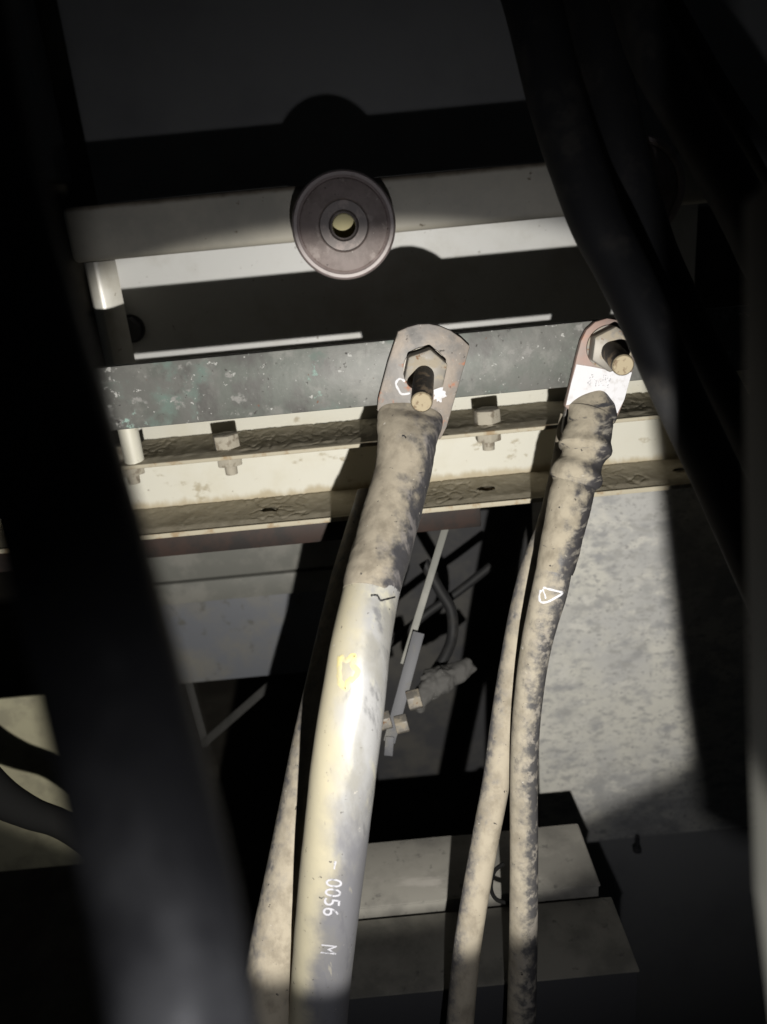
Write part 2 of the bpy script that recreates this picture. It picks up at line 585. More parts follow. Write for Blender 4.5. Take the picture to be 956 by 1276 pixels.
def plate_holes(name, outer, holes, thickness, material, parent=None):
    """horizontal plate (outer: xy list, z) with elliptical holes (x, y, rx, ry)"""
    z = outer[0][2]
    bm = bmesh.new()
    edges = []

    def loop(pts):
        v = [bm.verts.new(p) for p in pts]
        for i in range(len(v)):
            edges.append(bm.edges.new((v[i], v[(i + 1) % len(v)])))
    loop(outer)
    for (hx, hy, rx, ry) in holes:
        loop([(hx + rx * math.cos(2 * math.pi * k / 20), hy + ry * math.sin(2 * math.pi * k / 20), z) for k in range(20)])
    bmesh.ops.triangle_fill(bm, use_beauty=True, use_dissolve=False, edges=edges)
    r = bmesh.ops.extrude_face_region(bm, geom=list(bm.faces))
    bmesh.ops.translate(bm, verts=[g for g in r['geom'] if isinstance(g, bmesh.types.BMVert)], vec=(0, 0, -thickness))
    me = bm_mesh(name, bm)
    return link(name, me, material, parent)


def crust(name, x0, x1, yb, yf, z, hmax, material, parent, holes=(), seed=0.0, step=0.0012):
    """uneven settled dust on a ledge, thicker in the back corner"""
    nx = int((x1 - x0) / step)
    ny = max(6, int(abs(yb - yf) / step))
    bm = bmesh.new()
    g = []
    for i in range(nx + 1):
        row = []
        for j in range(ny + 1):
            x = x0 + (x1 - x0) * i / nx
            t = j / ny
            y = yf + (yb - yf) * t
            q = Vector((x * 150, y * 80, seed))
            h = 0.45 + 0.22 * noise.fractal(q, 0.6, 2.1, 7)
            ridge = 1 - abs(noise.noise(Vector((x * 110 + 7, y * 75, seed + 3)))) * 9
            h -= 0.60 * max(0.0, ridge) * (noise.noise(Vector((x * 18, y * 9, seed + 9))) > 0.05)
            h += 0.8 * t ** 4
            e = min(1.0, t * 7) * min(1.0, (1 - t) * 20 + 0.5)
            zz = z + 0.0002 + hmax * max(0.02, h + 0.3) * e
            row.append(bm.verts.new((x, y + 0.0006 * noise.noise(q * 2), zz)))
        g.append(row)
    for i in range(nx):
        for j in range(ny):
            c = (g[i][j].co + g[i + 1][j + 1].co) / 2
            skip = False
            for (hx, hy, rx, ry) in holes:
                if ((c.x - hx) / (rx * 1.15)) ** 2 + ((c.y - hy) / (ry * 1.15)) ** 2 < 1:
                    skip = True
            if not skip:
                bm.faces.new((g[i][j], g[i + 1][j], g[i + 1][j + 1], g[i][j + 1]))
    me = bm_mesh(name, bm)
    o = link(name, me, material, parent, smooth=True)
    o['kind'] = 'stuff'
    return o


def bvh(objs):
    vsx, fs = [], []
    for o in objs:
        b = len(vsx)
        vsx += [v.co.copy() for v in o.data.vertices]      # every mesh is built in world space
        fs += [[b + i for i in p.vertices] for p in o.data.polygons]
    return BVHTree.FromPolygons(vsx, fs)


def onto(tree, px, py, lift):
    hit = tree.ray_cast(CAM, ray(px, py).normalized())
    if hit[0] is None:
        return None, None
    nrm = hit[1]
    if nrm.dot(ray(px, py)) > 0:
        nrm = -nrm
    return hit[0] + nrm * lift, nrm


def stroke(name, tree, pts, width, material, parent, lift=0.00025, n=40, closed=False, seed=0.0):
    """hand-drawn paint line on a surface: a thin flat-topped strip following it"""
    if closed:
        pts = list(pts) + [pts[0]]
    s = catmull([tuple(p) for p in pts], n)
    bm = bmesh.new()
    prev = None
    for i, p in enumerate(s):
        a = s[max(i - 1, 0)]
        b = s[min(i + 1, len(s) - 1)]
        dx, dy = b[0] - a[0], b[1] - a[1]
        l = math.hypot(dx, dy) or 1
        w = width * (0.75 + 0.5 * noise.noise(Vector((i * 0.35, seed, 0)))) * 0.5
        nx_, ny_ = -dy / l * w, dx / l * w
        row = []
        for k, lf in ((-1, 0.00003), (-0.6, lift), (0.6, lift), (1, 0.00003)):
            q, _ = onto(tree, p[0] + nx_ * k, p[1] + ny_ * k, lf)
            if q is None:
                row = None
                break
            row.append(bm.verts.new(q))
        if row and prev:
            for k in range(3):
                bm.faces.new((prev[k], prev[k + 1], row[k + 1], row[k]))
        prev = row
    me = bm_mesh(name, bm)
    return link(name, me, material, parent, smooth=True)


def blotch(name, tree, cx, cy, rx, ry, material, parent, seed=0.0, lift=0.0003, rough=0.45):
    bm = bmesh.new()
    rows = []
    for j in range(5):
        row = []
        for k in range(26):
            a = 2 * math.pi * k / 26
            r = (j / 4) * (1 + rough * noise.noise(Vector((math.cos(a) * 2.2, math.sin(a) * 2.2, seed))) * 1.6)
            q, _ = onto(tree, cx + rx * r * math.cos(a), cy + ry * r * math.sin(a), lift if j < 4 else 0.00003)
            row.append(bm.verts.new(q) if q else None)
        rows.append(row)
    for j in range(4):
        for k in range(26):
            q = [rows[j][k], rows[j][(k + 1) % 26], rows[j + 1][(k + 1) % 26], rows[j + 1][k]]
            if all(q):
                bm.faces.new(q)
    bmesh.ops.remove_doubles(bm, verts=bm.verts, dist=0.00002)
    return link(name, bm_mesh(name, bm), material, parent, smooth=True)


def lettering(name, text, tree, origin, along, upv, size, material, parent, lift=0.00012, squeeze=1.0):
    """printed characters wrapped on a surface; origin, along, upv in photo pixels"""
    cu = bpy.data.curves.new(name, 'FONT')
    cu.body = text
    cu.size = 1.0
    cu.resolution_u = 4
    t = bpy.data.objects.new(name, cu)
    COL.objects.link(t)
    dg = bpy.context.evaluated_depsgraph_get()
    src = t.evaluated_get(dg).to_mesh()
    bm = bmesh.new()
    bm.from_mesh(src)
    bpy.data.objects.remove(t)
    bmesh.ops.triangulate(bm, faces=bm.faces)
    for _ in range(3):
        bmesh.ops.subdivide_edges(bm, edges=[e for e in bm.edges if e.calc_length() > 0.07], cuts=1)
        bmesh.ops.triangulate(bm, faces=bm.faces)
    dead = []
    for v in bm.verts:
        px = origin[0] + (along[0] * v.co.x * squeeze + upv[0] * v.co.y) * size
        py = origin[1] + (along[1] * v.co.x * squeeze + upv[1] * v.co.y) * size
        q, _ = onto(tree, px, py, lift)
        if q is None:
            dead.append(v)
        else:
            v.co = q
    if dead:
        bmesh.ops.delete(bm, geom=dead, context='VERTS')
    me = bm_mesh(name, bm)
    return link(name, me, material, parent)

# ------------------------------------------------------------------ the setting
floor_z = 0.15
box('trench_floor', -2.5, 2.5, -0.6, 3.2, floor_z - 0.1, floor_z, 'soil', bevel=0)
struct(bpy.data.objects['trench_floor'])
box('rear_wall', -2.5, 2.5, 2.4, 2.5, floor_z, 2.6, 'soil', bevel=0)
struct(bpy.data.objects['rear_wall'])

# upper back panel, with its left frame
Yp = 0.97
xl = H(112, 205, Yp).x
zb = H(430, 300, Yp).z
struct(box('upper_back_panel', xl, 0.75, Yp, Yp + 0.003, zb, 2.1, 'panel_grey'))
fx0 = H(72, 225, Yp - 0.03).x
fx1 = H(40, 225, Yp - 0.03).x
tag(box('frame_upright', fx1 - 0.01, fx0, Yp - 0.03, Yp + 0.02, H(60, 226, Yp - 0.03).z, 2.1, 'panel_grey', bevel=0.002),
    'dim grey upright at the upper left beside the dark back panel', 'upright')

# beam and recessed plate
Yb = 0.59
zb0 = H(430, 296, Yb).z
zb1 = H(430, 225, Yb).z
tag(box('support_beam', H(84, 300, Yb).x, 0.62, Yb, Yb + 0.035, zb0, zb1, 'beam_paint', bevel=0.0045, seg=4),
    'beige painted horizontal beam behind the round insulator', 'beam')
Yr = 0.68
xfold = H(151, 360, Yr).x
zr1 = H(430, 280, Yr).z
zr0 = H(430, 470, Yr).z
struct(box('recessed_plate', xfold, H(868, 300, Yr).x, Yr, Yr + 0.003, zr0, zr1, 'plate_white', bevel=0))

# folded upright post on the left: runs down past both shelves
Yf = 0.60
xf = H(132, 352, Yf).x
xg = H(112, 352, Yf).x
zp0 = H(170, 640, Yf).z
zp1 = zb0 - 0.0005
prof = [(xfold, Yr), (xfold - 0.001, Yr - 0.002), (xf + 0.006, Yf + 0.014), (xf + 0.001, Yf + 0.003), (xf - 0.002, Yf),
        (xf - 0.006, Yf - 0.0008), (xg, Yf + 0.002), (xg - 0.004, Yf + 0.008), (xg - 0.006, Yf + 0.02), (xg - 0.006, Yr), ]
tag(prism('folded_post', [(x, y, zp0) for x, y in prof], (0, 0, zp1 - zp0), 'post_white', bevel=0),
    'white painted folded upright post at the left end of the bus bar', 'post')

# upper shelf (angle with bolts)
Y1f = 0.500
z1 = H(290, 568, Y1f).z
Y1r = Yat(290, 541, z1)
xs0 = H(182, 560, Y1r).x
sh = empty('upper_shelf', (0.1, Y1f, z1))
tag(sh, 'white steel shelf with hex bolts right below the bus bar', 'shelf')
box('web', xs0, 0.60, Y1r, Y1r + 0.003, z1, H(290, 470, Y1r).z, 'white_paint', sh, bevel=0.0006)
box('flange', xs0 - 0.04, 0.60, Y1f, Y1r, z1 - 0.0028, z1, 'edge_tan', sh, bevel=0.0008)
crust('dust_layer', xs0, 0.40, Y1r - 0.0003, Y1f + 0.0025, z1, 0.0015, 'dust', sh, seed=2.0)
# round bead closing the shelf at the left
qb = Zp(172, 571, z1)
lathe('end_bead', [(0, 0.0), (0, 0.0068), (0.034, 0.0068), (0.037, 0.005), (0.037, 0)], (qb.x, Y1f + 0.009, z1), (0, 0, 1), 'white_paint', sh, ring=32)

# lower channel with slotted ledge
Y2r = 0.548
z2 = H(290, 627, Y2r).z
Y2f = Yat(290, 657, z2)
lc = empty('lower_channel', (0.1, Y2f, z2))
tag(lc, 'cream white channel with cracked dust and slots under the bolted shelf', 'channel')
M['web_stained'] = mat('web_stained', (0.60, 0.585, 0.515), 0.5, layers=[
    ((0.54, 0.51, 0.41), 14, 0.45, 0.75, 5, ONE, None),
    ((0.40, 0.36, 0.27), 60, 0.60, 0.70, 9, (1, 1, 1.6), 0.9),
    ((0.16, 0.12, 0.08), 170, 0.69, 0.75, 3, ONE, 0.9)], bump=(120, 0.15, 0.0005),
    stain=((0.40, 0.34, 0.23), z2 + 0.003, z2 + 0.009, 0.016))
box('web', -0.30, 0.60, Y2r, Y2r + 0.003, z2 - 0.002, z1 - 0.004, 'web_stained', lc, bevel=0)
holes = []
for (px, py) in ((336, 637), (606, 611), (850, 588)):
    q = Zp(px, py, z2)
    holes.append((q.x, q.y, 0.0058, 0.0042))
plate_holes('ledge', [(-0.30, Y2f, z2), (0.60, Y2f, z2), (0.60, Y2r, z2), (-0.30, Y2r, z2)], holes, 0.003, 'edge_tan', lc)
crust('dust_layer', -0.22, 0.44, Y2r - 0.0003, Y2f + 0.0022, z2, 0.0015, 'dust', lc, holes=holes, seed=11.0)
box('front_lip', -0.30, 0.60, Y2f - 0.0012, Y2f - 0.0001, z2 - 0.0028, z2 + 0.0006, 'edge_tan', lc, bevel=0.0004)

# dark brown steel below the ledge
zk1 = z2 - 0.0032
zk0 = H(290, 686, Y2f + 0.012).z
tag(box('brown_angle', -0.30, H(600, 655, Y2f + 0.012).x, Y2f + 0.012, Y2f + 0.05, zk0, zk1, 'brown_steel', bevel=0.001),
    'dark rust brown steel bar under the cracked dusty ledge', 'bar')

# pale rails and plate lower left
Yq = 0.66
tag(box('grey_rail', H(120, 750, Yq).x, H(470, 690, Yq).x, Yq, Yq + 0.02, H(300, 717, Yq).z, H(300, 660, Yq).z, 'rail_grey', bevel=0.002),
    'upper pale grey rail crossing behind the thick cable at left', 'rail')
tag(box('grey_rail', H(120, 750, Yq).x, H(470, 735, Yq).x, Yq + 0.004, Yq + 0.02, H(300, 748, Yq).z, H(300, 722, Yq).z, 'rail_grey', bevel=0.0012),
    'lower grey rail just under the black gap, above the bluish plate', 'rail')
Yk = 0.70
xr = H(452, 800, Yk).x
tag(box('bluish_plate', H(140, 800, Yk).x, xr, Yk, Yk + 0.003, H(290, 846, Yk).z, H(290, 740, Yk).z, 'plate_blue', bevel=0.0005),
    'bluish grey plate under the two rails, left of the thick cable', 'plate')

# centre back panel behind the cables
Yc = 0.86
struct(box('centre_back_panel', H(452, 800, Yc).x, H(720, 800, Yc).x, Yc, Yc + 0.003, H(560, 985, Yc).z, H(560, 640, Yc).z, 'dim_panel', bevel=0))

# mottled sheet on the right
Ym = 0.64
ms = box('mottled_sheet', H(668, 800, Ym).x, 0.62, Ym, Ym + 0.004, H(860, 1037, Ym).z, H(800, 560, Ym).z, 'mottled_sheet', bevel=0.0006)
tag(ms, 'large pale mottled grey sheet right of the slim cables', 'sheet')
zs = H(860, 1040, Ym).z
tag(box('lower_sheet', H(700, 1100, Ym).x, 0.62, Ym + 0.012, Ym + 0.016, H(860, 1400, Ym).z, zs - 0.0015, 'panel_grey', bevel=0.0005),
    'dark lower sheet below the seam at the lower right', 'sheet')
q = H(792, 1046, Ym)
sb = empty('screw_stub', q)
tag(sb, 'small dark screw stub on the seam below the mottled sheet', 'screw')
lathe('shank', [(0, 0), (0, 0.0022), (0.016, 0.0022), (0.0165, 0)], q + Vector((0, -0.006, -0.006)), (0, 0, 1), 'dark_metal', sb, ring=16)
lathe('head', [(0, 0), (0, 0.0045), (0.003, 0.0045), (0.004, 0)], q + Vector((0, -0.006, -0.0095)), (0, 0, 1), 'dark_metal', sb, ring=16)

# grey boxes at the bottom
zt = P(720, 1026, 0.615)
front = Zp(738, 1104, zt.z)
b1 = empty('terminal_box', (0, front.y, zt.z))
tag(b1, 'grey metal box with flat top behind the slim cables, upper of two', 'box')
box('lid', H(392, 1060, zt.y).x - 0.03, zt.x, front.y, zt.y, zt.z - 0.0016, zt.z, 'box_grey', b1, bevel=0.0012)
box('body', H(392, 1060, zt.y).x - 0.028, zt.x - 0.001, front.y + 0.001, zt.y - 0.001, zt.z - 0.016, zt.z - 0.0017, 'box_grey', b1, bevel=0.0012)
zt2 = P(762, 1117, 0.555)
front2 = Zp(793, 1210, zt2.z)
b2 = empty('terminal_box', (0, front2.y, zt2.z))
tag(b2, 'grey metal box along the bottom edge, lower and nearer of two', 'box')
box('lid', H(392, 1150, zt2.y).x - 0.03, zt2.x, front2.y, zt2.y, zt2.z - 0.0016, zt2.z, 'box_dark', b2, bevel=0.0007)
box('body', H(392, 1150, zt2.y).x - 0.028, zt2.x - 0.001, front2.y + 0.001, zt2.y - 0.001, zt2.z - 0.10, zt2.z - 0.0017, 'dark_metal', b2, bevel=0.0006)

# olive plates far left
Yo = 0.62
xo = H(330, 950, Yo).x - 0.10
op = empty('olive_panel', (xo, Yo, H(60, 1090, Yo).z))
tag(op, 'dim olive panel in two pieces behind the nearest black cable', 'panel')
box('upper_piece', -0.60, xo, Yo, Yo + 0.003, H(60, 1009, Yo).z, H(60, 866, Yo).z, 'olive_plate', op, bevel=0.0005)
box('lower_piece', -0.60, xo, Yo + 0.006, Yo + 0.009, H(60, 1086, Yo).z, H(60, 1004, Yo).z, 'olive_plate', op, bevel=0.0005)

# thin bars added in place of a strip of light low left
vb = empty('light_strip_v', P(255, 925, 0.81))
tag(vb, 'thin grey V shaped bars added for a strip of light below the bluish plate', 'bracket')


def flatbar(name, a, b, w, th, material, parent):
    a, b = Vector(a), Vector(b)
    t = (b - a).normalized()
    view = ((a + b) / 2 - CAM).normalized()
    s = t.cross(view).normalized() * w / 2
    return prism(name, [a - s, a + s, b + s, b - s], view * th, material, parent, bevel=0.0004)


flatbar('upright_light_strip', P(222, 806, 0.81), P(256, 930, 0.81), 0.0085, 0.003, 'plate_dim', vb)
flatbar('sloping_light_strip', P(252, 928, 0.806), P(352, 840, 0.806), 0.0085, 0.003, 'plate_dim', vb)

# ------------------------------------------------------------------ bus bar
Yu = 0.43
zu1 = H(410, 431, Yu).z
zu0 = H(410, 511, Yu).z
bus = tag(box('bus_bar', -0.28, 0.36, Yu, Yu + 0.006, zu0, zu1, 'bus_metal', bevel=0.0007, seg=2),
          'flat dark grey bus bar with white specks and green stains', 'bus bar')

# ------------------------------------------------------------------ hex bolts through the upper shelf
def shelf_bolt(px, py, label, spin):
    c = Zp(px, py, z1)
    c.y = Y1f + 0.020
    t = empty('shelf_bolt', c)
    tag(t, label, 'bolt', 'hex bolts through the white shelf')
    up = Vector((random.uniform(-.05, .05), 0, 1))
    hexnut('head', c + Vector((0, 0, 0.0012)), up, 0.0165, 0.0095, 'dusty_bolt', t, spin)
    lathe('washer', [(0, 0), (0, 0.0098), (0.0012, 0.0098), (0.0012, 0)], c + Vector((0, 0, 0.0001)), (0, 0, 1), 'dusty_bolt', t, ring=28)
    hexnut('nut', c + Vector((0, 0, -0.0115)), (0, 0, 1), 0.0165, 0.0072, 'dusty_bolt', t, spin + 0.4)
    lathe('shank', [(0, 0), (0, 0.0042), (0.0078, 0.0045), (0.0078, 0)], c + Vector((0, 0, -0.0182)), (0, 0, 1), 'dusty_bolt', t, ring=24)


random.seed(4)
shelf_bolt(286, 556, 'dusty hex bolt on the shelf under the plain left stretch of bus bar', 0.3)
shelf_bolt(606, 526, 'dusty hex bolt on the shelf between the two cable lugs', 0.15)
shelf_bolt(160, 572, 'hex bolt at the left end of the shelf, mostly hidden', 0.5)

# a side bolt in the post, in shade
c = H(158, 410, Yr)
t = empty('post_bolt', c)
tag(t, 'dark hex bolt in the shaded corner above the left bus bar end', 'bolt')
hexnut('head', c + Vector((0.004, -0.001, 0)), (0, -1, 0), 0.018, 0.010, 'dark_metal', t, 0.2)
lathe('washer', [(0, 0), (0, 0.012), (0.001, 0.012), (0.001, 0)], c + Vector((0.004, -0.0001, 0)), (0, -1, 0), 'dark_metal', t, ring=28)

# ------------------------------------------------------------------ post insulators
def insulator(px, py, d, label):
    f = P(px, py, d)
    ax = (CAM + Vector((0, 0, 0.004)) - f).normalized()
    ax = (ax * 0.75 + Vector((0, -1, 0)) * 0.25).normalized()
    t = empty('post_insulator', f)
    tag(t, label, 'insulator', 'round post insulators on the beam')
    lathe('body', [(-0.096, 0), (-0.096, 0.029), (-0.05, 0.027), (-0.045, 0.031), (-0.038, 0.031), (-0.032, 0.026), (-0.016, 0.026),
                   (-0.012, 0.030)], f, ax, 'insulator', t)
    lathe('rim', [(-0.012, 0.029), (-0.0115, 0.0345), (-0.0095, 0.0352), (-0.005, 0.0352), (-0.002, 0.0346), (-0.0006, 0.0335), (-0.0006, 0.0315),
                  (-0.0016, 0.0306), (-0.0022, 0.0300)], f, ax, 'insulator_rim', t)
    lathe('face', [(-0.0022, 0.0300), (-0.0012, 0.0290), (0.0002, 0.022), (0.0006, 0.0172), (0.0, 0.0165)], f, ax, 'insulator', t)
    ins = lathe('threaded_insert', [(0.0, 0.0165), (-0.0008, 0.0158), (-0.0008, 0.0102), (-0.0014, 0.0096), (-0.003, 0.0090), (-0.0034, 0.0079), (-0.0050, 0.0079)], f, ax, 'insert', t)
    prof = [(-0.005, 0.0079)]
    for i in range(16):
        prof += [(-0.0050 - i * 0.0015, 0.0078), (-0.0057 - i * 0.0015, 0.0086)]
    prof += [(-0.029, 0.0078), (-0.030, 0.0)]
    bo = lathe('bore', prof, f, ax, 'bore', ins, ring=40, deg=20)
    return t


insulator(428.5, 281, 0.515, 'round pinkish post insulator with threaded hole above the left lug')
insulator(786, 238, 0.515, 'second post insulator hidden in the dark behind the right cables')

# ------------------------------------------------------------------ thick cable with lug
def S(px, py, d, wpx, ratio=1.0, thick=None):
    p = P(px, py, d)
    w = wpx / F_PX * d
    return (p.x, p.y, p.z, w, thick if thick is not None else w * ratio)


def wob_sleeve(a, l, p):
    return 0.035 * noise.noise(Vector((p.x * 70, p.y * 70, p.z * 45))) + 0.016 * noise.noise(p * 240) + 0.012 * noise.noise(Vector((p.x * 40, p.y * 40, (p.z + 0.3 * p.x) * 300)))


def wob_fine(a, l, p):
    return 0.008 * noise.noise(p * 60) + 0.004 * noise.noise(p * 220)


tc1 = empty('power_cable', P(480, 640, 0.40))
tag(tc1, 'thickest dusty cable hanging from the centre lug of the bus bar', 'cable')
Yl = Yu - 0.0052
palm_px = [(470, 512), (471, 498), (483, 452), (496, 413), (508, 407.5), (521, 404), (535, 403.5), (548, 406), (562, 412), (575, 421), (586, 431.5),
           (583, 442), (572, 480), (557, 532), (549, 548), (520, 540), (490, 530)]
palm1 = prism('cable_lug', [H(x, y, Yl) for x, y in palm_px], (0, 0.0048, 0), 'lug_metal', tc1, bevel=0.0008)
dl = (P(500, 520, 1) - CAM).length
def dep(px, py, Y):
    return (H(px, py, Y) - CAM).dot(FWD)
d0 = dep(512, 520, Yl)
sleeve1 = loft('heat_shrink_sleeve', [
    S(517, 500, d0 + 0.004, 20, thick=0.0030), S(515, 508, d0 + 0.001, 36, thick=0.0040), S(512, 520, d0 - 0.001, 41, thick=0.0065), S(509, 535, d0 - 0.004, 40, thick=0.0105), S(507, 552, d0 - 0.006, 37, thick=0.0135),
    S(502, 590, d0 - 0.010, 35, thick=0.0142), S(488, 640, d0 - 0.020, 36, thick=0.0142), S(475, 690, d0 - 0.032, 37, thick=0.0145),
    S(466, 720, d0 - 0.040, 37, thick=0.0147), S(461, 742, d0 - 0.045, 35.5, thick=0.0142)], 110, 'sleeve', tc1, ring=56, wob=wob_sleeve)
jacket1 = loft('jacket', [
    S(478, 690, d0 - 0.030, 34), S(469, 715, d0 - 0.038, 35), S(461, 745, d0 - 0.045, 35.5), S(450, 800, d0 - 0.055, 37.5), S(443, 850, d0 - 0.059, 39.5), S(436, 900, d0 - 0.06, 41), S(428, 960, d0 - 0.058, 41.5),
    S(420, 1030, d0 - 0.05, 41), S(411, 1110, d0 - 0.038, 40), S(402, 1200, d0 - 0.02, 38), S(395, 1290, d0 + 0.0, 36.5), S(388, 1400, d0 + 0.03, 35)], 120, 'big_jacket', tc1, ring=56, wob=wob_fine)
tj = bvh([jacket1, sleeve1])
tp = bvh([palm1])
stroke('crayon_ring', tj, [(424, 818), (431, 823), (442, 817), (439, 828), (446, 836), (442, 845), (434, 849), (431, 858), (424, 850), (423, 833)], 9, 'yellow_mark', jacket1, closed=True, n=60)
stroke('nick', tj, [(501, 543), (504, 543), (506, 546)], 2.4, 'near_rubber', sleeve1, lift=0.0003, n=8)
stroke('tear', tj, [(462, 742), (470, 742), (474, 748), (480, 747), (492, 744)], 3.0, 'near_rubber', sleeve1, lift=0.0004)
ux = (-0.105, 1.0)
lettering('printed_code', '0056', tj, (407, 1093), (-0.10, 0.995), (0.995, 0.10), 29, 'print_white', jacket1, lift=0.0002, squeeze=0.83)
lettering('printed_letter', 'M', tj, (401, 1175), (-0.10, 0.995), (0.995, 0.10), 28, 'print_white', jacket1, lift=0.0002, squeeze=0.62)
stroke('printed_dash', tj, [(418, 1073), (417.3, 1078), (416.5, 1083)], 3.2, 'print_white', jacket1, n=6, lift=0.00012)
# paint on the lug
stroke('paint_curl', tp, [(505, 475), (498, 472), (493.5, 478), (497, 486), (501, 491), (511, 490)], 3.6, 'white_mark', palm1, n=30)
blotch('paint_dab', tp, 547.5, 491, 7.5, 9, 'white_mark', palm1, seed=3)


def lug_bolt(base_px, tip_px, label, tip_len, nut_spin, Yface, r=0.0056, across=0.0215):
    base = H(base_px[0], base_px[1], Yface)
    db = (base - CAM).dot(FWD)
    tip = P(tip_px[0], tip_px[1], db - tip_len)
    ax = (tip - base).normalized()
    nx = (ax * 0.12 + Vector((0, -1, 0)) * 0.88).normalized()
    t = empty('terminal_bolt', base)
    tag(t, label, 'bolt')
    lathe('washer', [(0, 0), (0, 0.0118), (0.0016, 0.0118), (0.0016, 0)], base + Vector((0, -0.0001, 0)), (0, -1, 0), 'nut_steel', t, ring=40)
    hexnut('nut', base + nx * 0.0016, nx, across, 0.0095, 'nut_steel', t, nut_spin)
    L = (tip - base).length
    sh_ = threaded('threaded_shank', base, ax, r, L, 0.0016, 'bolt_black', t)
    lathe('shank_end', [(L - 0.0006, r * 0.97), (L + 0.0006, r * 0.86), (L + 0.0007, 0)], base, ax, 'bolt_tip', sh_, ring=32)
    return t


lug_bolt((529, 459), (525.5, 501), 'dark threaded bolt with hex nut in the centre lug', 0.040, 0.25, Yl)

# ------------------------------------------------------------------ second lug with slim cable
tc3 = empty('slim_cable', P(725, 560, 0.42))
tag(tc3, 'slim taped cable on the white painted lug, right of the pair', 'cable', 'slim cables hanging from the right lug')
palm2_px = [(704, 507), (711, 478), (719, 444), (724, 425), (731, 411), (742, 401), (757, 396.5), (772, 399), (785, 408), (793, 422), (794, 438), (789, 462),
            (778, 500), (770, 520), (748, 528), (720, 520)]
palm2 = prism('cable_lug', [H(x, y, Yl) for x, y in palm2_px], (0, 0.0048, 0), 'lug_pink', tc3, bevel=0.0008)
white_px = [(705.5, 505), (712, 477), (718.5, 454), (740, 457.5), (766, 463), (787.5, 464), (778, 498), (769.5, 515), (755, 503), (742, 500), (722, 502)]
prism('white_paint_band', [H(x, y, Yl - 0.00035) for x, y in white_px], (0, 0.0003, 0), 'white_mark', palm2, bevel=0)
tp2 = bvh([bpy.data.objects[o.name] for o in palm2.children])
lettering('stamped_mark', 'A   50', tp2, (734, 472), (0.985, 0.13), (0.10, -0.99), 11, 'stamp', palm2, lift=0.0002)
lettering('stamped_mark', '4 10-2', tp2, (731, 480), (0.985, 0.13), (0.10, -0.99), 11, 'stamp', palm2, lift=0.0002)


def wob_tape(a, l, p):
    v = 0.03 * noise.noise(Vector((p.x * 60, p.y * 60, p.z * 90)))
    v += 0.018 * noise.noise(Vector((p.x * 30, p.y * 30, (p.z + 0.22 * p.x) * 420)))
    return v + 0.008 * noise.noise(p * 300)


d3 = dep(738, 520, Yl)
sleeve3 = loft('tape_wrap', [
    S(746, 482, d3 + 0.0015, 4, thick=0.0016), S(745, 489, d3 - 0.001, 11, thick=0.0040), S(742, 500, d3 - 0.002, 24, thick=0.0065), S(738, 514, d3 - 0.003, 31, thick=0.009), S(736, 521, d3 - 0.004, 27.5, thick=0.0105), S(735, 533, d3 - 0.005, 28, thick=0.0115),
    S(731, 548, d3 - 0.006, 30.5, thick=0.0128), S(729, 559, d3 - 0.007, 33, thick=0.0138), S(727, 567, d3 - 0.008, 27, thick=0.0115), S(723, 579, d3 - 0.009, 26.5, thick=0.0113),
    S(719, 590, d3 - 0.010, 32, thick=0.0135), S(717, 598, d3 - 0.010, 31.5, thick=0.0132), S(715, 605, d3 - 0.010, 27, thick=0.0115), S(711, 620, d3 - 0.012, 27.5, thick=0.0115),
    S(705, 650, d3 - 0.014, 26, thick=0.011), S(697, 685, d3 - 0.016, 25, thick=0.0105), S(691, 712, d3 - 0.016, 23, thick=0.0100)], 170, 'tape', tc3, ring=56, wob=wob_tape)
jacket3 = loft('jacket', [
    S(697, 685, d3 - 0.016, 21), S(690, 712, d3 - 0.016, 22), S(684, 740, d3 - 0.015, 22), S(676, 770, d3 - 0.012, 20.5), S(668, 805, d3 - 0.008, 19), S(661, 850, d3 - 0.003, 18),
    S(655, 910, d3 + 0.003, 17.5), S(653, 980, d3 + 0.008, 17.3), S(653, 1080, d3 + 0.014, 17.5), S(652, 1180, d3 + 0.02, 17.7), S(649, 1290, d3 + 0.03, 18), S(645, 1400, d3 + 0.045, 18)],
    120, 'slim_jacket', tc3, ring=40, wob=wob_fine)
tj3 = bvh([jacket3, sleeve3])
stroke('crayon_loop', tj3, [(674, 735), (672, 743), (674, 750), (682, 750), (692, 745), (701, 739), (692, 736), (682, 733.5), (677, 732)], 3.6, 'white_mark', jacket3, n=50)
stroke('crayon_tick', tj3, [(676, 734), (679, 741), (680, 746)], 2.6, 'white_mark', jacket3, n=12)
lug_bolt((757, 432), (776.5, 455), 'rusty brown bolt with hex nut in the white painted lug', 0.036, 0.4, Yl, r=0.0056)

